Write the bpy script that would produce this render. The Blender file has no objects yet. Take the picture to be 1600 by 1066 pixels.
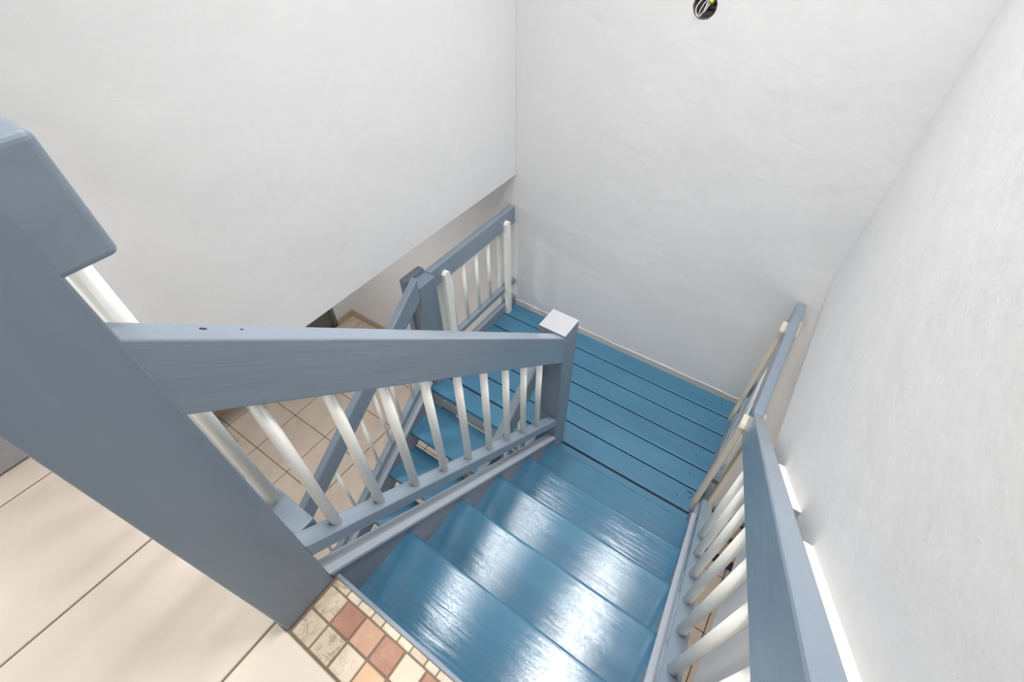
import bpy, bmesh, math, random
from mathutils import Vector, Matrix
from mathutils.geometry import tessellate_polygon

random.seed(7)
scene = bpy.context.scene
COL = scene.collection

# ------------------------------------------------------------------ camera
CAM_H = 1.317
PITCH, YAW, ROLL, FPX = 0.817073, 0.61106, -0.012817, 738.43
_f = Vector((-math.sin(YAW) * math.cos(PITCH), math.cos(YAW) * math.cos(PITCH), -math.sin(PITCH)))
_r = Vector((math.cos(YAW), math.sin(YAW), 0))
_u = _r.cross(_f)
_c, _s = math.cos(ROLL), math.sin(ROLL)
_R, _U = _c * _r + _s * _u, -_s * _r + _c * _u
cam_data = bpy.data.cameras.new('camera')
cam_data.sensor_width = 36.0
cam_data.lens = FPX / 1600 * 36.0
cam_data.clip_start = 0.01
cam = bpy.data.objects.new('camera', cam_data)
cam.matrix_world = Matrix(((_R.x, _U.x, -_f.x, 0), (_R.y, _U.y, -_f.y, 0), (_R.z, _U.z, -_f.z, CAM_H), (0, 0, 0, 1)))
COL.objects.link(cam)
scene.camera = cam

# ------------------------------------------------------------------ world, exposure
w = bpy.data.worlds.new('World')
scene.world = w
w.use_nodes = True
w.node_tree.nodes['Background'].inputs[0].default_value = (1.0, 0.985, 0.96, 1)
w.node_tree.nodes['Background'].inputs[1].default_value = 0.85
LAMP_STRENGTH = 2.0
STRIP_WATTS, HALL_FILL_WATTS, LAMP_SPREAD = 16.0, 9.0, 110.0
LOWER_FILL_WATTS = 15.0
vs = scene.view_settings
vs.view_transform = 'Standard'
vs.look = 'None'
vs.gamma = 1
vs.use_curve_mapping = False
vs.exposure = 0.09

# ------------------------------------------------------------------ helpers
def lin(rgb):
    return tuple(((c / 255) / 12.92 if c / 255 <= .04045 else ((c / 255 + .055) / 1.055) ** 2.4) for c in rgb) + (1,)

class NT:
    def __init__(self, name):
        self.m = bpy.data.materials.new(name)
        self.m.use_nodes = True
        self.t = self.m.node_tree
        self.b = self.t.nodes['Principled BSDF']
    def n(self, typ, **kw):
        nd = self.t.nodes.new(typ)
        for k, v in kw.items():
            setattr(nd, k, v)
        return nd
    def l(self, a, b):
        self.t.links.new(a, b)

def noise(N, vec, scale, detail=4, rough=.5, dist=0):
    n = N.n('ShaderNodeTexNoise')
    n.inputs['Scale'].default_value = scale
    n.inputs['Detail'].default_value = detail
    n.inputs['Roughness'].default_value = rough
    n.inputs['Distortion'].default_value = dist
    if vec is not None:
        N.l(vec, n.inputs['Vector'])
    return n.outputs['Fac']

def ramp(N, fac, stops):
    r = N.n('ShaderNodeValToRGB')
    e = r.color_ramp.elements
    while len(e) < len(stops):
        e.new(.5)
    for el, (p, c) in zip(e, stops):
        el.position = p
        el.color = c
    N.l(fac, r.inputs['Fac'])
    return r.outputs['Color']

def mapping(N, vec, rot=(0, 0, 0), scale=(1, 1, 1)):
    a = N.n('ShaderNodeMapping')
    a.inputs['Rotation'].default_value = rot
    N.l(vec, a.inputs['Vector'])
    b = N.n('ShaderNodeMapping')
    b.inputs['Scale'].default_value = scale
    N.l(a.outputs[0], b.inputs['Vector'])
    return b.outputs[0]

def bump(N, heights, normal_in=True):
    prev = None
    for h, strength, dist in heights:
        b = N.n('ShaderNodeBump')
        b.inputs['Strength'].default_value = strength
        b.inputs['Distance'].default_value = dist
        N.l(h, b.inputs['Height'])
        if prev is not None:
            N.l(prev, b.inputs['Normal'])
        prev = b.outputs[0]
    N.l(prev, N.b.inputs['Normal'])

def pos(N):
    return N.n('ShaderNodeNewGeometry').outputs['Position']

def wood_paint(name, rgb, rgb2, rough=.35, grain=(0, 0, 0), axis='y', g_amt=.35, coat=0.0, wobble=.25, gscale=1.0, spec=.5):
    """Brushed gloss paint over wood: fine grain along one axis, a soft wavy film, slight colour drift."""
    N = NT(name)
    p = pos(N)
    k = {'x': (3, 60, 60), 'y': (60, 3, 60), 'z': (60, 60, 3)}[axis]
    k = tuple(v * gscale for v in k)
    v1 = mapping(N, p, grain, k)
    k2 = {'x': (2.2, 12, 12), 'y': (12, 2.2, 12), 'z': (12, 12, 2.2)}[axis]
    v2 = mapping(N, p, grain, k2)
    g = noise(N, v1, 1.0, 5, .6)
    wv = noise(N, v2, 1.0, 3, .5, .4)
    col = ramp(N, noise(N, v2, .7, 4, .6), [(.3, lin(rgb)), (.7, lin(rgb2))])
    N.l(col, N.b.inputs['Base Color'])
    rr = N.n('ShaderNodeMapRange')
    rr.inputs['To Min'].default_value = max(.05, rough - .05)
    rr.inputs['To Max'].default_value = rough + .06
    N.l(wv, rr.inputs['Value'])
    N.l(rr.outputs[0], N.b.inputs['Roughness'])
    N.b.inputs['Specular IOR Level'].default_value = spec
    N.b.inputs['Coat Weight'].default_value = coat
    N.b.inputs['Coat Roughness'].default_value = .12
    bump(N, [(wv, wobble, .004), (g, g_amt, .0012)])
    return N.m

F1_ANG = math.atan(.825)     # upper flight slopes down toward +y
F2_ANG = math.atan(.7735)    # lower flight slopes down toward -y
BLUE, BLUE2 = (60, 107, 136), (72, 119, 147)
GREY, GREY2 = (126, 140, 154), (136, 149, 162)
M = {}
M['tread'] = wood_paint('tread_blue_gloss', BLUE, BLUE2, .12, axis='x', g_amt=.75, wobble=.5, coat=0, gscale=1.3)
M['deck'] = wood_paint('deck_blue_paint', (62, 112, 142), (72, 122, 151), .36, axis='x', g_amt=.3, wobble=.2)
M['rail_f1'] = wood_paint('rail_grey_blue_slope', GREY, GREY2, .20, (F1_ANG, 0, 0), 'y', .7, gscale=.8)
M['rail_f2'] = wood_paint('rail_grey_blue_slope_lower', GREY, GREY2, .20, (-F2_ANG, 0, 0), 'y', .3)
M['rail_y'] = wood_paint('rail_grey_blue_level', GREY, GREY2, .20, axis='y', g_amt=.3)
M['rail_x'] = wood_paint('rail_grey_blue_cross', GREY, GREY2, .3, axis='x', g_amt=.25, wobble=.5)
M['rail_z'] = wood_paint('post_grey_blue', (114, 128, 143), (125, 139, 153), .4, axis='z', g_amt=.3)
M['stringer'] = wood_paint('stringer_grey', (128, 134, 146), (140, 146, 158), .4, (F1_ANG, 0, 0), 'y', .3)
M['stringer2'] = wood_paint('stringer_grey_lower', (128, 134, 146), (140, 146, 158), .4, (-F2_ANG, 0, 0), 'y', .3)
M['cap'] = wood_paint('cap_pale_grey', (170, 178, 190), (182, 190, 200), .35, (F1_ANG, 0, 0), 'y', .3)
M['cap2'] = wood_paint('cap_pale_grey_lower', (160, 168, 180), (172, 180, 190), .35, (-F2_ANG, 0, 0), 'y', .3)
M['white_wood'] = wood_paint('baluster_white_paint', (236, 236, 230), (243, 243, 238), .35, axis='z', g_amt=.15, wobble=.15)
M['warm_bounce_wood'] = wood_paint('slat_warm_bounce', (210, 200, 184), (220, 210, 195), .45, axis='z', g_amt=.2, wobble=.15)  # warm bounce from the lower floor put into the slat colour
M['pale_top'] = wood_paint('pale_glare_top', (168, 171, 177), (178, 180, 186), .35, axis='x', g_amt=.2)  # glare on the landing post top put into its colour
M['fascia'] = wood_paint('fascia_grey', (150, 155, 162), (165, 170, 175), .4, axis='x', g_amt=.3)

def plaster(name, rgb, bumpy=1.0):
    N = NT(name)
    p = pos(N)
    big = noise(N, p, 2.2, 4, .55)
    mid = noise(N, p, 14, 4, .6)
    fine = noise(N, p, 120, 3, .6)
    drip = noise(N, p, 32, 2, .4, 1.5)
    spots = ramp(N, drip, [(.66, (0, 0, 0, 1)), (.74, (1, 1, 1, 1))])
    c0 = lin(rgb)
    c1 = tuple(c * .965 for c in c0[:3]) + (1,)
    N.l(ramp(N, big, [(.35, c1), (.65, c0)]), N.b.inputs['Base Color'])
    N.b.inputs['Roughness'].default_value = .62
    N.b.inputs['Specular IOR Level'].default_value = .3
    bump(N, [(big, .35 * bumpy, .02), (mid, .25 * bumpy, .006), (spots, .14 * bumpy, .0012), (fine, .3 * bumpy, .0008)])
    return N.m
M['wall'] = plaster('white_plaster', (226, 226, 227), 1.25)
M['ceiling'] = plaster('ceiling_white', (236, 236, 236), .5)
M['rough_white'] = plaster('rough_white_edge', (206, 200, 195), 2.5)

def tile_mat(name, c1, c2, rough, var=.05, vein=None, nscale=6):
    N = NT(name)
    p = pos(N)
    oi = N.n('ShaderNodeObjectInfo')
    add = N.n('ShaderNodeVectorMath', operation='ADD')
    mul = N.n('ShaderNodeVectorMath', operation='SCALE')
    comb = N.n('ShaderNodeCombineXYZ')
    for i in range(3):
        N.l(oi.outputs['Random'], comb.inputs[i])
    N.l(comb.outputs[0], mul.inputs[0])
    mul.inputs['Scale'].default_value = 37.0
    N.l(p, add.inputs[0])
    N.l(mul.outputs[0], add.inputs[1])
    n = noise(N, add.outputs[0], nscale, 5, .6, .6)
    col = ramp(N, n, [(.32, lin(c1)), (.68, lin(c2))])
    hsv = N.n('ShaderNodeHueSaturation')
    mr = N.n('ShaderNodeMapRange')
    mr.inputs['To Min'].default_value = 1 - var
    mr.inputs['To Max'].default_value = 1 + var
    N.l(oi.outputs['Random'], mr.inputs['Value'])
    N.l(mr.outputs[0], hsv.inputs['Value'])
    N.l(col, hsv.inputs['Color'])
    out = hsv.outputs[0]
    if vein:
        vn = noise(N, add.outputs[0], vein[1], 6, .7, 1.2)
        fac = ramp(N, vn, [(.46, (0, 0, 0, 1)), (.5, (1, 1, 1, 1)), (.54, (0, 0, 0, 1))])
        big = noise(N, add.outputs[0], vein[1] * .8, 2, .5)
        mm = N.n('ShaderNodeMath', operation='MULTIPLY')
        mm.inputs[1].default_value = vein[2]
        N.l(fac, mm.inputs[0])
        m2 = N.n('ShaderNodeMath', operation='MULTIPLY')
        N.l(mm.outputs[0], m2.inputs[0])
        N.l(ramp(N, big, [(.45, (0, 0, 0, 1)), (.6, (1, 1, 1, 1))]), m2.inputs[1])
        mx = N.n('ShaderNodeMixRGB')
        mx.inputs[2].default_value = lin(vein[0])
        N.l(m2.outputs[0], mx.inputs[0])
        N.l(out, mx.inputs[1])
        out = mx.outputs[0]
    N.l(out, N.b.inputs['Base Color'])
    N.b.inputs['Roughness'].default_value = rough
    bump(N, [(n, .1, .001)])
    return N.m
M['tile'] = tile_mat('floor_tile_cream', (220, 208, 194), (229, 217, 203), .42, .015, None, 4)
M['tile_low'] = tile_mat('floor_tile_tan', (208, 192, 176), (220, 204, 188), .45, .02, None, 5)
V = ((110, 92, 74), 26, .75)
M['mos_beige'] = tile_mat('mosaic_beige', (194, 178, 154), (208, 194, 174), .5, .03, V, 18)
M['mos_cream'] = tile_mat('mosaic_cream', (210, 195, 174), (222, 209, 190), .5, .03, ((150, 128, 104), 22, .4), 18)
M['mos_brown'] = tile_mat('mosaic_brown', (160, 118, 98), (180, 138, 116), .5, .05, ((124, 90, 74), 24, .4), 22)
M['mos_light'] = tile_mat('mosaic_light_brown', (186, 147, 122), (198, 162, 137), .5, .04, None, 22)
M['mos_peach'] = tile_mat('mosaic_peach', (210, 170, 132), (220, 186, 152), .5, .03, None, 20)

def plain(name, rgb, rough=.5, metal=0, nscale=40, amt=.05, bmp=.1):
    N = NT(name)
    n = noise(N, pos(N), nscale, 3)
    c = lin(rgb)
    N.l(ramp(N, n, [(.3, tuple(v * (1 - amt) for v in c[:3]) + (1,)), (.7, tuple(min(1, v * (1 + amt)) for v in c[:3]) + (1,))]), N.b.inputs['Base Color'])
    N.b.inputs['Roughness'].default_value = rough
    N.b.inputs['Metallic'].default_value = metal
    if bmp:
        bump(N, [(n, bmp, .001)])
    return N.m
M['grout'] = plain('grout_brown', (128, 112, 96), .9, bmp=.3)
M['grout_low'] = plain('grout_dark_brown', (96, 80, 68), .9, bmp=.3)
M['concrete'] = plain('slab_concrete', (170, 168, 164), .9, bmp=.3)
M['base_grey'] = plain('baseboard_grey', (160, 160, 166), .45)
M['base_tan'] = plain('baseboard_tile_tan', (186, 164, 144), .5)
M['door'] = plain('door_dark_grey', (104, 104, 98), .6)
M['black'] = plain('black_paint', (26, 25, 25), .5)
M['dark_hole'] = plain('bare_metal_box', (116, 112, 108), .6, 0, 70, .4, .4)
M['wire_white'] = plain('wire_white', (226, 228, 230), .4)
M['wire_red'] = plain('wire_dull_red', (130, 60, 48), .45)
M['wire_black'] = plain('wire_black', (28, 28, 30), .4)
M['nut_yellow'] = plain('wire_nut_yellow', (236, 214, 40), .4)
M['screw'] = plain('screw_dark', (34, 50, 62), .5)
M['screw_pale'] = plain('screw_pale', (222, 222, 218), .4)
M['tan_wood'] = plain('bare_tan_wood', (176, 150, 124), .6)
M['table_wood'] = plain('dark_table_wood', (70, 60, 54), .5)

def lamp_mat():
    N = NT('lamp_diffuser')
    N.b.inputs['Base Color'].default_value = (.9, .9, .9, 1)
    N.b.inputs['Emission Color'].default_value = (1, .985, .96, 1)
    N.b.inputs['Emission Strength'].default_value = LAMP_STRENGTH
    return N.m
M['lamp'] = lamp_mat()

def empty(name, loc, label, cat, group=None):
    o = bpy.data.objects.new(name, None)
    o.location = loc
    o.empty_display_size = .05
    COL.objects.link(o)
    o['label'] = label
    o['category'] = cat
    if group:
        o['group'] = group
    return o

def wpos(o):
    v = Vector(o.location)
    while o.parent:
        o = o.parent
        v += Vector(o.location)
    return v

def put(name, me, loc, parent=None):
    o = bpy.data.objects.new(name, me)
    COL.objects.link(o)
    if parent is not None:
        o.parent = parent
        o.location = Vector(loc) - wpos(parent)
    else:
        o.location = loc
    return o

def finish(name, bm, mat, parent=None, bev=0, seg=2, smooth=False):
    """bmesh in world space -> one object whose origin is the middle of its base"""
    bmesh.ops.recalc_face_normals(bm, faces=bm.faces)
    if bev:
        bmesh.ops.bevel(bm, geom=list(bm.edges), offset=bev, segments=seg, profile=.5, affect='EDGES', clamp_overlap=True)
    xs = [v.co for v in bm.verts]
    lo = Vector((min(v[i] for v in xs) for i in range(3)))
    hi = Vector((max(v[i] for v in xs) for i in range(3)))
    org = Vector(((lo.x + hi.x) / 2, (lo.y + hi.y) / 2, lo.z))
    for v in bm.verts:
        v.co -= org
    if smooth:
        for f in bm.faces:
            f.smooth = True
    me = bpy.data.meshes.new(name)
    bm.to_mesh(me)
    bm.free()
    me.materials.append(M[mat])
    return put(name, me, org, parent)

def bm_box(x0, x1, y0, y1, z0, z1, bm=None):
    bm = bm or bmesh.new()
    v = [bm.verts.new((x, y, z)) for x in (x0, x1) for y in (y0, y1) for z in (z0, z1)]
    for q in ((0, 1, 3, 2), (4, 6, 7, 5), (0, 4, 5, 1), (2, 3, 7, 6), (0, 2, 6, 4), (1, 5, 7, 3)):
        bm.faces.new([v[i] for i in q])
    return bm

def box(name, x0, x1, y0, y1, z0, z1, mat, parent=None, bev=.004, seg=2):
    return finish(name, bm_box(x0, x1, y0, y1, z0, z1), mat, parent, bev, seg)

def prism_x(name, yz, x0, x1, mat, parent=None, bev=.004):
    """polygon in the y-z plane, given thickness along x"""
    bm = bmesh.new()
    a = [bm.verts.new((x0, y, z)) for y, z in yz]
    b = [bm.verts.new((x1, y, z)) for y, z in yz]
    bm.faces.new(a)
    bm.faces.new(b[::-1])
    for i in range(len(yz)):
        j = (i + 1) % len(yz)
        bm.faces.new((a[i], b[i], b[j], a[j]))
    return finish(name, bm, mat, parent, bev)

def slope_bar(name, prof, y0, y1, zf, mat, parent=None, bev=.004):
    """x-dz profile run along y, following z = zf(y), ends cut plumb"""
    bm = bmesh.new()
    a = [bm.verts.new((x, y0, zf(y0) + dz)) for x, dz in prof]
    b = [bm.verts.new((x, y1, zf(y1) + dz)) for x, dz in prof]
    bm.faces.new(a)
    bm.faces.new(b[::-1])
    for i in range(len(prof)):
        j = (i + 1) % len(prof)
        bm.faces.new((a[i], b[i], b[j], a[j]))
    return finish(name, bm, mat, parent, bev)

def rail_bar(name, x0, x1, z0, z1, y0, y1, zf, mat, parent, bev):
    """sloped rail: only its long edges are eased, the ends stay square"""
    prof = []
    for cx, cz, a0 in ((x0 + bev, z0 + bev, 180), (x1 - bev, z0 + bev, 270), (x1 - bev, z1 - bev, 0), (x0 + bev, z1 - bev, 90)):
        for k in range(4):
            a = math.radians(a0 + 30 * k)
            prof.append((cx + bev * math.cos(a), cz + bev * math.sin(a)))
    return slope_bar(name, prof, y0, y1, zf, mat, parent, 0)

def rect(x0, x1, z0, z1):
    return [(x0, z0), (x1, z0), (x1, z1), (x0, z1)]

def dowel_mesh(r, h, name='baluster'):
    bm = bmesh.new()
    bmesh.ops.create_cone(bm, cap_ends=True, segments=20, radius1=r, radius2=r, depth=h)
    for v in bm.verts:
        v.co.z += h / 2
    for f in bm.faces:
        f.smooth = len(f.verts) == 4
    me = bpy.data.meshes.new(name)
    bm.to_mesh(me)
    bm.free()
    me.materials.append(M['white_wood'])
    return me

def slat(x0, x1, y0, y1, z0, z1, parent, mat='white_wood'):
    """flat upright white board with a chamfered top"""
    c = .014
    return prism_x('slat', [(y0, z0), (y1, z0), (y1, z1 - c), (y1 - c, z1), (y0 + c, z1), (y0, z1 - c)], x0, x1, mat, parent, .003)

def tube(bm, pts, r, seg=8):
    rings = []
    n = len(pts)
    pts = [Vector(p) for p in pts]
    for i, p in enumerate(pts):
        t = (pts[min(i + 1, n - 1)] - pts[max(i - 1, 0)]).normalized()
        a = t.orthogonal().normalized() if i == 0 else (rings_a - t * rings_a.dot(t)).normalized()
        rings_a = a
        b = t.cross(a)
        rings.append([bm.verts.new(p + (a * math.cos(k * 2 * math.pi / seg) + b * math.sin(k * 2 * math.pi / seg)) * r) for k in range(seg)])
    for i in range(n - 1):
        for k in range(seg):
            bm.faces.new((rings[i][k], rings[i][(k + 1) % seg], rings[i + 1][(k + 1) % seg], rings[i + 1][k]))
    bm.faces.new(rings[0][::-1])
    bm.faces.new(rings[-1])

def spline(ctrl, n=8):
    P = [Vector(c) for c in ctrl]
    P = [P[0] * 2 - P[1]] + P + [P[-1] * 2 - P[-2]]
    out = []
    for i in range(1, len(P) - 2):
        for k in range(n):
            t = k / n
            out.append(.5 * ((2 * P[i]) + (P[i + 1] - P[i - 1]) * t + (2 * P[i - 1] - 5 * P[i] + 4 * P[i + 1] - P[i + 2]) * t * t + (3 * P[i] - P[i - 1] - 3 * P[i + 1] + P[i + 2]) * t ** 3))
    out.append(P[-2])
    return out

def struct(o, label=None, cat=None):
    o['kind'] = 'structure'
    if label:
        o['label'] = label
        o['category'] = cat
    return o

# ------------------------------------------------------------------ dimensions (metres)
XL, XR = -1.525, .248          # side walls of the stairwell
YB = 2.245                     # back wall
X0 = -.615                     # inner face of the left stringer of the upper flight
ZL = -1.15                     # landing
ZF = -2.49                     # lower floor
ZC = 2.45                      # ceiling
SOF = -.09                     # underside of the upper storey
YE = .060                      # edge of the upper floor
YFRONT = -2.6

def nos1(y):
    return -.19 - .825 * (y - .296)
def nos2(y):
    return -1.342 + .7735 * (y - .9975)

# ------------------------------------------------------------------ the room shell
# back wall with a round hole for the electrical box
HC, HR = Vector((-.635, 0, .862)), .047
def back_wall():
    xa, xb, za, zb = -4.1, 1.9, ZF - .1, ZC + .1
    outer = [Vector((xa, 0, za)), Vector((xb, 0, za)), Vector((xb, 0, zb)), Vector((xa, 0, zb))]
    rnd = random.Random(3)
    hole = [Vector((HC.x + HR * (1 + rnd.uniform(-.03, .03)) * math.cos(a), 0, HC.z + HR * (1 + rnd.uniform(-.03, .03)) * math.sin(a))) for a in [k * 2 * math.pi / 40 for k in range(40)]]
    tris = tessellate_polygon([[Vector((v.x, v.z, 0)) for v in outer], [Vector((v.x, v.z, 0)) for v in hole]])
    allv = outer + hole
    bm = bmesh.new()
    fr = [bm.verts.new((v.x, YB, v.z)) for v in allv]
    bk = [bm.verts.new((v.x, YB + .15, v.z)) for v in allv]
    for t in tris:
        bm.faces.new([fr[i] for i in t])
        bm.faces.new([bk[i] for i in t[::-1]])
    for base, n in ((0, 4), (4, 40)):
        for i in range(n):
            j = (i + 1) % n
            bm.faces.new((fr[base + i], fr[base + j], bk[base + j], bk[base + i]))
    return struct(finish('wall_back', bm, 'wall'), 'tall white plaster wall behind the stair landing', 'wall')
back_wall()
struct(box('wall_left', XL - .165, XL, YE, YB, SOF, ZC, 'wall', bev=.003), 'white plaster wall hanging above the landing railing', 'wall')
struct(box('wall_right', XR, XR + .165, YFRONT, YB, SOF, ZC, 'wall', bev=.003), 'white plaster wall beside the handrail with wall blocks', 'wall')
hall = struct(box('wall_hall', XL - .33, XL - .165, YFRONT, YE - .06, -.02, ZC, 'wall', bev=0), 'white wall of the upper hall with grey baseboard', 'wall')
box('baseboard', XL - .165, XL - .150, YFRONT, YE - .06, .008, .16, 'base_grey', hall, .003)
struct(box('ceiling', XL - .33, XR + .165, YFRONT, YB, ZC, ZC + .08, 'ceiling', bev=0), 'white ceiling over the stairwell', 'ceiling')

# upper floor: slab and cream tiles
floor = struct(box('floor', XL - .33, XR + .02, YFRONT, YE, SOF, -.004, 'grout', bev=0), 'cream tiled upper floor at the head of the stairs', 'floor')
TS, TG = .457, .006
def tile_mesh(sx, sy, th, mat, bev=.0025, name='tile'):
    bm = bm_box(-sx / 2, sx / 2, -sy / 2, sy / 2, 0, th)
    bmesh.ops.recalc_face_normals(bm, faces=bm.faces)
    bmesh.ops.bevel(bm, geom=list(bm.edges), offset=bev, segments=1, affect='EDGES')
    me = bpy.data.meshes.new(name)
    bm.to_mesh(me)
    bm.free()
    me.materials.append(M[mat])
    return me
me_t = tile_mesh(TS - TG, TS - TG, .010, 'tile')
YT = -.0905
for i in range(-4, 5):
    for j in range(4):
        xc = -.655 + (i + .5) * TS
        yc = YT - (j + .5) * TS
        x0, x1 = xc - TS / 2, xc + TS / 2
        lo, hi = XL - .165, XR
        if x1 < lo + .02 or x0 > hi - .02:
            continue
        if x0 < lo or x1 > hi:
            a, b = max(x0, lo), min(x1, hi)
            put('tile', tile_mesh(b - a - TG, TS - TG, .010, 'tile'), ((a + b) / 2, yc, -.010), floor)
        else:
            put('tile', me_t, (xc, yc, -.010), floor)
# tiles left of the newel, up to the floor edge under the guard
for a, b in ((XL - .165, -1.572), (-1.572, -1.115), (-1.115, -.66)):
    put('tile', tile_mesh(b - a - TG, .144, .010, 'tile'), ((a + b) / 2, YT + .0735, -.010), floor)

# mosaic threshold
mos = struct(box('trim_1', -.657, .168, YT + .002, YE - .001, -.02, -.003, 'grout', bev=0), 'stone mosaic strip along the top edge of the stairs', 'threshold')
MT, MG = .0655, .0045
row1 = ['mos_beige', 'mos_beige', 'mos_cream', 'mos_peach', 'mos_cream', 'mos_beige', 'mos_light', 'mos_cream', 'mos_brown', 'mos_beige', 'mos_cream', 'mos_beige']
row2 = ['mos_beige', 'mos_brown', 'mos_light', 'mos_brown', 'mos_cream', 'mos_brown', 'mos_beige', 'mos_light', 'mos_beige', 'mos_peach', 'mos_brown', 'mos_beige']
cache = {}
def mos_tile(x, y, sx, sy, mat, rz=0):
    key = (round(sx, 4), round(sy, 4), mat)
    if key not in cache:
        cache[key] = tile_mesh(sx, sy, .012, mat, .0018, 'mosaic_tile')
    o = put('mosaic_tile', cache[key], (x, y, -.0125 + random.uniform(-.0006, .0012)), mos)
    o.rotation_euler = (random.uniform(-.006, .006), random.uniform(-.006, .006), rz)
for k in range(12):
    xc = -.6075 + (k + .5) * MT
    if xc + MT / 2 > .175:
        break
    for row, yc in ((row1, -.0565), (row2, .0085)):
        mos_tile(xc + random.uniform(-.0006, .0006), yc, MT - MG, MT - MG - .001, row[k], random.uniform(-.012, .012))
x = -.606
k = 0
while x < .16:
    L = [.052, .040, .047, .036][k % 4]
    mos_tile(x + L / 2, .0505, L - .003, .0165, 'mos_cream' if k % 3 else 'mos_beige', random.uniform(-.02, .02))
    x += L
    k += 1

# lower storey
lowf = struct(box('floor_lower', -4.1, 1.9, YFRONT, YB, ZF - .12, ZF - .004, 'grout_low', bev=0), 'tan tiled floor of the storey below the stairs', 'floor')
TL = .43
me_l = tile_mesh(TL - .006, TL - .006, .010, 'tile_low')
for i in range(-2, 12):
    for j in range(-6, 5):
        x0 = -3.233 + i * TL
        y0 = .513 + j * TL
        a, b = max(x0, -3.84), min(x0 + TL, 1.6)
        c, d = y0, min(y0 + TL, YB)
        if b - a < .03 or d - c < .03:
            continue
        me = me_l if (b - a > TL - .001 and d - c > TL - .001) else tile_mesh(b - a - .006, d - c - .006, .010, 'tile_low')
        put('tile', me, ((a + b) / 2, (c + d) / 2, ZF - .010), lowf)
struct(box('ceiling_lower', -4.1, XL - .165, YFRONT, YB, SOF, SOF + .08, 'ceiling', bev=0), 'white ceiling of the lower room beside the stairwell', 'ceiling')
struct(box('ceiling_annex', XR + .165, 1.9, YFRONT, YB, SOF, SOF + .08, 'ceiling', bev=0), 'white ceiling of the lower room beyond the stair rail', 'ceiling')
# lower left wall with a door opening
wl = bm_box(-4.0, -3.84, 2.03, YB, ZF, SOF)
bm_box(-4.0, -3.84, YFRONT, 1.13, ZF, SOF, wl)
bm_box(-4.0, -3.84, 1.13, 2.03, ZF + 2.05, SOF, wl)
wlow = struct(finish('wall_lower', wl, 'wall'), 'white wall of the lower room with a dark doorway', 'wall')
box('baseboard', -3.84, -3.825, 2.03, YB, ZF, ZF + .075, 'base_tan', wlow, .002)
box('baseboard', -3.84, -3.825, YFRONT, 1.13, ZF, ZF + .075, 'base_tan', wlow, .002)
struct(box('baseboard_lower', -3.825, XL - .1, YB - .014, YB, ZF, ZF + .075, 'base_tan', None, .002), 'tan tile baseboard at the foot of the back wall', 'baseboard')
door = empty('door_1', (-3.9, 1.58, ZF), 'dark grey door in the wall of the lower room', 'door')
door['kind'] = 'structure'
box('door_leaf', -3.93, -3.885, 1.17, 1.99, ZF + .008, ZF + 2.01, 'door', door, .003)
box('door_frame', -3.96, -3.85, 1.99, 2.03, ZF, ZF + 2.05, 'door', door, .003)
box('door_frame', -3.96, -3.85, 1.13, 1.17, ZF, ZF + 2.05, 'door', door, .003)
kn = bmesh.new()
bmesh.ops.create_uvsphere(kn, u_segments=16, v_segments=10, radius=.028, matrix=Matrix.Translation((-3.855, 1.25, ZF + 1.0)))
finish('door_knob', kn, 'base_grey', door, smooth=True)

# landing baseboard: rough plaster strip
bm = bmesh.new()
rnd = random.Random(11)
n = 26
prof = []
for i in range(n + 1):
    x = XL + (.168 - XL) * i / n
    prof.append((x, .046 + rnd.uniform(-.004, .004), .007 + rnd.uniform(-.002, .002)))
rows = [[bm.verts.new((x, YB + .002, ZL - .002)), bm.verts.new((x, YB - d, ZL - .002)), bm.verts.new((x, YB - d, ZL + h)), bm.verts.new((x, YB + .002, ZL + h + .002))] for x, h, d in prof]
for i in range(n):
    for q in range(4):
        bm.faces.new((rows[i][q], rows[i][(q + 1) % 4], rows[i + 1][(q + 1) % 4], rows[i + 1][q]))
bm.faces.new(rows[0])
bm.faces.new(rows[-1][::-1])
struct(finish('baseboard_back', bm, 'rough_white'), 'chipped white strip where the landing meets the back wall', 'baseboard')

# ------------------------------------------------------------------ ceiling lamps over the stairwell, fill lights added for hall and lower room
def strip_light(x0, x1, y0, y1, watts, lab):
    t = empty('ceiling_light', ((x0 + x1) / 2, (y0 + y1) / 2, ZC - .06), lab, 'ceiling light')
    box('housing', x0 - .02, x1 + .02, y0 - .02, y1 + .02, ZC - .03, ZC + .002, 'ceiling', t, .004)
    box('diffuser', x0, x1, y0, y1, ZC - .05, ZC - .028, 'lamp', t, .006)
    ld = bpy.data.lights.new('ceiling_lamp', 'AREA')
    ld.shape = 'RECTANGLE'
    ld.size, ld.size_y = x1 - x0, y1 - y0
    ld.energy = watts
    ld.spread = math.radians(LAMP_SPREAD)
    ld.color = (1, .985, .96)
    lo = bpy.data.objects.new('ceiling_lamp', ld)
    lo.location = ((x0 + x1) / 2, (y0 + y1) / 2, ZC - .056)
    COL.objects.link(lo)
for yy, side in ((.55, 'nearest the stair head'), (1.20, 'in the middle of its row'), (1.85, 'nearest the back wall')):
    strip_light(-1.12, -.96, yy - .15, yy + .15, STRIP_WATTS * .8 / 3, 'small ceiling light of the row above the landing railing, ' + side)
    strip_light(-.22, -.02, yy - .15, yy + .15, STRIP_WATTS * 1.2 / 3, 'small ceiling light of the row above the right handrail, ' + side)
strip_light(-1.06, -.38, -1.54, -.86, HALL_FILL_WATTS, 'square white fill light added over the upper hall')  # fill light, added to brighten the upper floor and low walls
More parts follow.
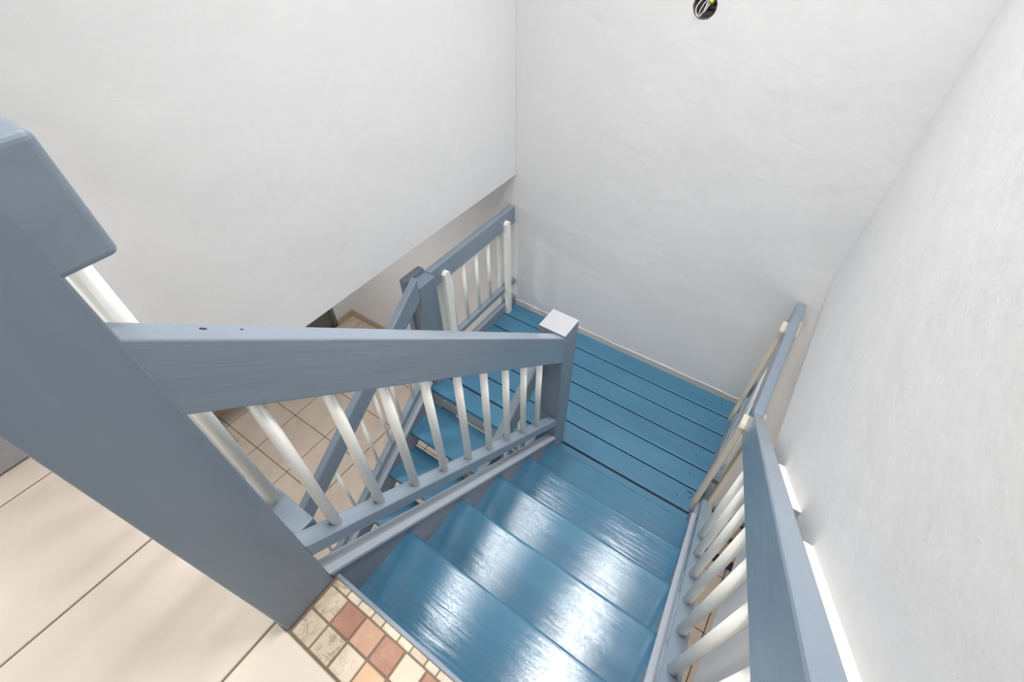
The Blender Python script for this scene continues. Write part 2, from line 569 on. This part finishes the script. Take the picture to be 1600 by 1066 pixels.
for (lx, ly) in ((-2.75, .9),):
    t = empty('ceiling_light', (lx, ly, SOF - .05), 'round flush fill light added over the lower room', 'ceiling light')  # added fill that brightens the lower floor
    b1 = bmesh.new()
    bmesh.ops.create_cone(b1, cap_ends=True, segments=32, radius1=.15, radius2=.17, depth=.04, matrix=Matrix.Translation((lx, ly, SOF - .02)))
    finish('housing', b1, 'ceiling', t)
    b2 = bmesh.new()
    bmesh.ops.create_cone(b2, cap_ends=True, segments=32, radius1=.10, radius2=.14, depth=.03, matrix=Matrix.Translation((lx, ly, SOF - .05)))
    finish('diffuser', b2, 'lamp', t)
    ld = bpy.data.lights.new('lower_fill', 'AREA')
    ld.shape = 'DISK'
    ld.size = .3
    ld.energy = LOWER_FILL_WATTS
    lo = bpy.data.objects.new('lower_fill', ld)
    lo.location = (lx, ly, SOF - .075)
    COL.objects.link(lo)

# ------------------------------------------------------------------ landing
land = empty('stair_landing', (-.68, 1.75, ZL - .14), 'blue painted plank landing against the back wall', 'landing')
BW = .1428
for k in range(7):
    y1 = YB - k * BW
    y0 = y1 - BW
    b = box('board', XL - .012, .165, y0 + .0042, y1 - (.0095 if k == 6 else .0042), ZL - .036, ZL, 'deck', land, .0035)
    if k < 6:
        s = bmesh.new()
        sx = .085 - .012 * (k % 2)
        bmesh.ops.create_cone(s, cap_ends=True, segments=10, radius1=.0045, radius2=.0045, depth=.003, matrix=Matrix.Translation((sx, (y0 + y1) / 2 + rnd.uniform(-.02, .02), ZL)))
        finish('screw', s, 'screw', b)
        if k == 5:
            for (cx, cy, a, b_) in ((.125, y0 + .115, .02, .004), (.135, y0 + .085, .006, .006), (.15, y0 + .10, .009, .004)):
                s = bmesh.new()
                bmesh.ops.create_cone(s, cap_ends=True, segments=10, radius1=1, radius2=1, depth=.0016, matrix=Matrix.Translation((cx, cy, ZL)) @ Matrix.Diagonal((a, b_, 1, 1)))
                finish('paint_chip', s, 'screw', b)
yf = YB - 7 * BW
fas = box('fascia', XL - .012, -.70, yf + .012, yf + .05, ZL - .165, ZL - .037, 'fascia', land, .003)
for sx, sz in ((-1.43, -.075), (-1.10, -.078)):
    s = bmesh.new()
    bmesh.ops.create_cone(s, cap_ends=True, segments=10, radius1=.008, radius2=.008, depth=.004, matrix=Matrix.Translation((sx, yf + .012, ZL + sz)) @ Matrix.Rotation(math.pi / 2, 4, 'X') @ Matrix.Diagonal((1.6, .8, 1, 1)))
    finish('screw', s, 'screw_pale', fas)
for y in (1.55, 1.95):
    box('joist', XL, .15, y, y + .04, ZL - .165, ZL - .036, 'fascia', land, .003)
box('post', -.72, -.63, 1.30, 1.39, ZF, ZL - .036, 'rail_z', land, .004)
box('post', XL - .05, XL + .04, 1.30, 1.39, ZF, ZL - .036, 'rail_z', land, .004)

# ------------------------------------------------------------------ upper flight
f1 = empty('stair_flight', (-.22, .65, -1.2), 'upper flight of glossy blue wooden stairs from tiled floor to landing', 'stairs')
XT1 = .172
prev = None
for k in range(5):
    ny = .296 + .2388 * k
    nz = -.19 - .197 * k
    back = .0705 if k == 0 else ny - .2388 - .035
    bm = bmesh.new()
    bm_box(X0 - .006, XT1, back, ny, nz - .040, nz, bm)
    bmesh.ops.recalc_face_normals(bm, faces=bm.faces)
    front = [e for e in bm.edges if all(abs(v.co.y - ny) < 1e-5 for v in e.verts) and abs(e.verts[0].co.z - e.verts[1].co.z) < 1e-5]
    bmesh.ops.bevel(bm, geom=front, offset=.012, segments=4, profile=.5, affect='EDGES')
    finish('tread', bm, 'tread', f1)
    # slim riser strip under each nosing
box('header', X0 - .03, XT1, YE, YE + .011, -.235, -.002, 'rail_x', f1, .002)
def stringer(x0, x1, parent, mat, y0, y1, nf, zmin):
    top = [(y0, nf(y0) + .034), (y1, nf(y1) + .034)]
    yb = [(y1, max(zmin, nf(y1) - .24)), (y0, max(zmin, nf(y0) - .24))]
    poly = top + yb
    return prism_x('stringer', poly, x0, x1, mat, parent, .003)
stringer(X0 - .04, X0, f1, 'stringer', .0545, 1.272, nos1, ZL + .001)
stringer(XT1, XT1 + .04, f1, 'stringer', YE + .001, 1.30, nos1, ZL + .001)
def cap(x0, x1, parent, mat, y0, y1, nf, name='stringer_cap'):
    wd = x1 - x0
    prof = [(x0, .030), (x1, .030), (x1, .044), (x1 - wd * .12, .049), (x1 - wd * .42, .049), (x1 - wd * .5, .043), (x1 - wd * .58, .049), (x0 + wd * .1, .051), (x0, .047)]
    return slope_bar(name, prof, y0, y1, nf, mat, parent, 0)
cap(X0 - .042, X0 + .008, f1, 'cap', .052, 1.276, nos1)
cap(XT1 + .046, XT1 - .010, f1, 'cap', .052, 1.30, nos1)

# ------------------------------------------------------------------ left railing of the upper flight
r1 = empty('stair_railing', (X0 - .03, 0, 0), 'grey blue stair railing between thick newel post and pale-topped landing post', 'railing')
nw = box('newel_post', X0 - .045, X0 + .003, -.090, .053, 0, 1.142, 'rail_z', r1, .004)
n2 = box('newel_post', -.748, X0 + .0005, 1.275, 1.398, ZL, -.152, 'rail_z', r1, .0015)
box('post_top_glare', -.748, X0 + .0005, 1.275, 1.398, -.153, -.149, 'pale_top', n2, .0015)  # thin added plate, paler than the post to carry its glare
hr = lambda y: .906 - .873 * (y - .055)
rail_bar('handrail', X0 - .056, X0, -.164, 0, .050, 1.280, hr, 'rail_f1', r1, .006)
slope_bar('bottom_rail', rect(X0 - .050, X0, .155, .212), .052, 1.278, nos1, 'rail_f1', r1, .004)
DL1 = dowel_mesh(.0132, .58)
for k in range(9):
    y = .140 + .1218 * k
    put('baluster', DL1, (X0 - .026, y, nos1(y) + .20), r1)
# knots and filler marks on the handrail face are in the paint; two flakes on the top edge
for (yy, a) in ((.142, .006), (.187, .003)):
    s = bmesh.new()
    bmesh.ops.create_cone(s, cap_ends=True, segments=8, radius1=1, radius2=1, depth=.0016, matrix=Matrix.Translation((X0 - .035, yy, hr(yy))) @ Matrix.Rotation(-F1_ANG, 4, 'X') @ Matrix.Diagonal((a * .5, a, 1, 1)))
    finish('paint_chip', s, 'black', r1)

# ------------------------------------------------------------------ guard along the edge of the upper floor
gd = empty('guard_railing', (-1.1, .08, 0), 'level guard railing with rounded rail end behind the thick newel post', 'railing')
box('top_rail', XL - .01, X0 + .0035, .0440, .111, 1.000, 1.140, 'rail_x', gd, .009, 4)
box('bottom_rail', XL - .01, X0 - .052, .058, .110, .160, .200, 'rail_x', gd, .004)
DG = dowel_mesh(.0150, .83)
for k in range(6):
    put('baluster', DG, (-.787 - .122 * k, .087, .19), gd)

# ------------------------------------------------------------------ right railing: flight and landing in one run
rr = empty('stair_railing', (.19, .8, ZL), 'grey blue handrail beside the white wall, bending level along the landing', 'railing')
XA, XB = .172, .212
hr2 = lambda y: .818 - .873 * (y - .195)
ybend = .195 + (.818 + .277) / .873
slope_bar('handrail', rect(XA, XB, -.150, 0), -.045, ybend + .001, hr2, 'rail_f1', rr, .006)
box('handrail', XA, XB, ybend - .004, YB + .002, -.425, -.277, 'rail_y', rr, .006)
slope_bar('bottom_rail', rect(XA - .002, XB + .006, .146, .210), .05, 1.30, nos1, 'rail_f1', rr, .004)
box('bottom_rail', XA, XB, 1.49, YB + .002, -.945, -.905, 'rail_y', rr, .004)
box('curb', XA, XB, 1.30, YB + .002, ZL - .10, ZL + .088, 'rail_y', rr, .004)
box('newel_post', XA - .01, XB + .01, -.13, -.04, 0, 1.12, 'rail_z', rr, .004)
for k in range(8):
    y = .127 + .1225 * k
    put('baluster', DL1, (.192, y, nos1(y) + .20), rr)
DLL = dowel_mesh(.0118, .52)
for y0 in (2.108, 1.435):
    slat(XA - .022, XA + .001, y0 - .02, y0 + .062, ZL, -.350, rr, 'warm_bounce_wood')
    slat(XB - .001, XB + .020, y0 - .02, min(y0 + .105, YB - .002), ZL - .1, -.350, rr, 'warm_bounce_wood')
for k in range(4):
    put('baluster', DLL, (.192, 1.586 + .1257 * k, -.915), rr)

# white blocks between that handrail and the wall
for ya, yb_, lab in ((.656, .943, 'short white block between the right handrail and white wall'), (-.02, .528, 'long white block between the right handrail and white wall')):
    t = lambda y: .129 - .872 * (y - .943)
    bm = bmesh.new()
    o = slope_bar('wall_block', rect(XB - .002, XR + .004, -.16, 0), ya, yb_, t, 'white_wood', None, .003)
    o['label'] = lab
    o['category'] = 'block'

# ------------------------------------------------------------------ landing railing on the left
lr = empty('landing_railing', (XL - .03, 1.8, ZL), 'level railing with thin white balusters at the landing edge under white wall', 'railing')
XP, XQ = -1.576, -1.535
np3 = box('newel_post', -1.585, -1.500, 1.290, 1.420, ZL - .30, -.314, 'rail_z', lr, .004)
box('backing_plate', -1.628, -1.584, 1.275, 1.425, ZL - .1, -.300, 'rail_z', lr, .004)
box('top_rail', XP, XQ, 1.415, YB + .002, -.430, -.305, 'rail_y', lr, .006)
box('bottom_rail', XP, XQ, 1.415, YB + .002, -.945, -.905, 'rail_y', lr, .004)
box('curb', XP, XQ - .001, 1.415, YB + .002, ZL - .10, ZL + .085, 'rail_y', lr, .004)
for y0 in (2.110, 1.502):
    slat(XQ - .001, XQ + .026, y0, y0 + .048, ZL, -.360, lr)
    slat(XP - .022, XP + .001, y0, y0 + .048, ZL - .1, -.360, lr)
for k in range(4):
    put('baluster', DLL, (-1.556, 1.586 + .1257 * k, -.915), lr)

# ------------------------------------------------------------------ lower flight
f2 = empty('stair_flight', (-1.13, .4, ZF), 'lower flight of blue wooden stairs going down from the landing', 'stairs')
XT2a, XT2b = -1.525, -.745
for k in range(1, 7):
    ny = 1.245 - .2475 * k
    nz = ZL - .1914 * k
    bm = bm_box(XT2a, XT2b, ny, ny + .262, nz - .040, nz)
    bmesh.ops.recalc_face_normals(bm, faces=bm.faces)
    front = [e for e in bm.edges if all(abs(v.co.y - ny) < 1e-5 for v in e.verts)]
    bmesh.ops.bevel(bm, geom=front, offset=.012, segments=3, profile=.5, affect='EDGES')
    finish('tread', bm, 'deck', f2)
for xa, xb in ((XT2a - .04, XT2a), (XT2b, XT2b + .04)):
    stringer(xa, xb, f2, 'stringer2', -.42, 1.258, nos2, ZF + .001)
    cap(xb - .048 if xa < -1 else xa + .048, xb + .010 if xa < -1 else xa - .010, f2, 'cap2', -.40, 1.262, nos2)

DL2 = dowel_mesh(.0108, .56)
def low_rail(xc, label, ytop):
    t = empty('stair_railing', (xc, .4, ZF), label, 'railing')
    slope_bar('handrail', rect(xc - .021, xc + .021, .712, .857), -.36, ytop, nos2, 'rail_f2', t, .006)
    slope_bar('bottom_rail', rect(xc - .021, xc + .021, .150, .205), -.36, ytop, nos2, 'rail_f2', t, .004)
    box('newel_post', xc - .045, xc + .045, -.44, -.35, ZF, nos2(-.36) + .92, 'rail_z', t, .004)
    for k in range(12):
        y = 1.093 - .1245 * k
        put('baluster', DL2, (xc, y, nos2(y) + .19), t)
    return t
low_rail(-1.528, 'lower flight handrail running down from the grey post of the landing railing', 1.296)
low_rail(-.722, 'lower flight handrail tucked behind the balusters of the upper flight', 1.282)

# ------------------------------------------------------------------ open electrical box in the back wall
jb = empty('junction_box', (HC.x, YB + .05, HC.z), 'open round electrical box with loose wires in the back wall', 'junction box')
bm = bmesh.new()
NS = 32
def ring(r, y):
    return [bm.verts.new((HC.x + r * math.cos(k * 2 * math.pi / NS), y, HC.z + r * math.sin(k * 2 * math.pi / NS))) for k in range(NS)]
r_a, r_b, r_c, r_d = ring(.0475, YB + .003), ring(.0455, YB + .003), ring(.0440, YB + .050), ring(.0475, YB + .053)
for A, B in ((r_a, r_b), (r_b, r_c), (r_d, r_a)):
    for k in range(NS):
        bm.faces.new((A[k], A[(k + 1) % NS], B[(k + 1) % NS], B[k]))
bm.faces.new(r_c)
bm.faces.new(r_d)
finish('box', bm, 'dark_hole', jb)
def wire(pts, r, mat):
    bm = bmesh.new()
    tube(bm, spline([(HC.x + a, YB + b, HC.z + c) for a, b, c in pts]), r)
    finish('wire', bm, mat, jb, smooth=True)
wire([(-.010, .045, .040), (-.022, .010, .015), (-.031, -.002, -.006), (-.027, -.004, -.026), (-.016, -.004, -.035), (-.004, 0, -.024), (.003, .008, -.004), (.010, .02, .02)], .0019, 'wire_white')
wire([(.006, .046, .036), (-.004, .01, .012), (-.013, .0, -.010), (-.017, -.001, -.030)], .0016, 'wire_white')
wire([(-.002, .046, .040), (.004, .015, .02), (.003, .002, -.005), (-.002, -.002, -.022)], .0017, 'wire_white')
wire([(.002, .0, -.020), (.008, .0, -.008), (.015, .004, .006), (.022, .010, .014)], .0016, 'wire_white')
wire([(-.030, .045, .030), (-.028, .02, .012), (-.020, .01, .008), (-.012, .03, .02)], .0022, 'wire_red')
wire([(-.020, .045, .010), (-.005, .018, -.004), (.008, .02, -.014), (.024, .045, -.018)], .0026, 'wire_black')
wire([(.034, .045, .0), (.026, .02, .002), (.014, .018, -.008), (.006, .045, -.026)], .0026, 'wire_black')
bm = bmesh.new()
bmesh.ops.create_cone(bm, cap_ends=True, segments=12, radius1=.0085, radius2=.0055, depth=.020, matrix=Matrix.Translation((HC.x + .024, YB + .008, HC.z + .022)) @ Matrix.Rotation(math.radians(35), 4, 'Y'))
finish('wire_nut', bm, 'nut_yellow', jb, .0012, 2)

# ------------------------------------------------------------------ things on the lower floor
tb = empty('shade_table', (-3.62, .85, ZF), 'dark wooden table added to shade the floor by the wall of the lower room', 'table')  # mostly hidden table, added for the shadow it casts on the tiles
box('tabletop', -3.822, -3.40, .40, 1.08, ZF + .70, ZF + .74, 'table_wood', tb, .004)
for lx in (-3.79, -3.44):
    for ly in (.43, 1.05):
        box('leg', lx - .018, lx + .018, ly - .018, ly + .018, ZF, ZF + .70, 'black', tb, .003)
bn = empty('plank_bench', (.75, 1.98, ZF), 'low tan plank bench on black supports beneath the right stair rail', 'bench')
for y0 in (1.90, 2.07):
    box('plank', .35, 1.25, y0, y0 + .11, ZF + .10, ZF + .125, 'tan_wood', bn, .003)
for x0 in (.42, .80, 1.12):
    box('support', x0, x0 + .06, 1.885, 2.2, ZF, ZF + .10, 'black', bn, .003)
box('rail', .36, 1.24, 1.88, 1.902, ZF, ZF + .10, 'black', bn, .002)
box('rail', .36, 1.24, 2.19, 2.21, ZF, ZF + .10, 'black', bn, .002)
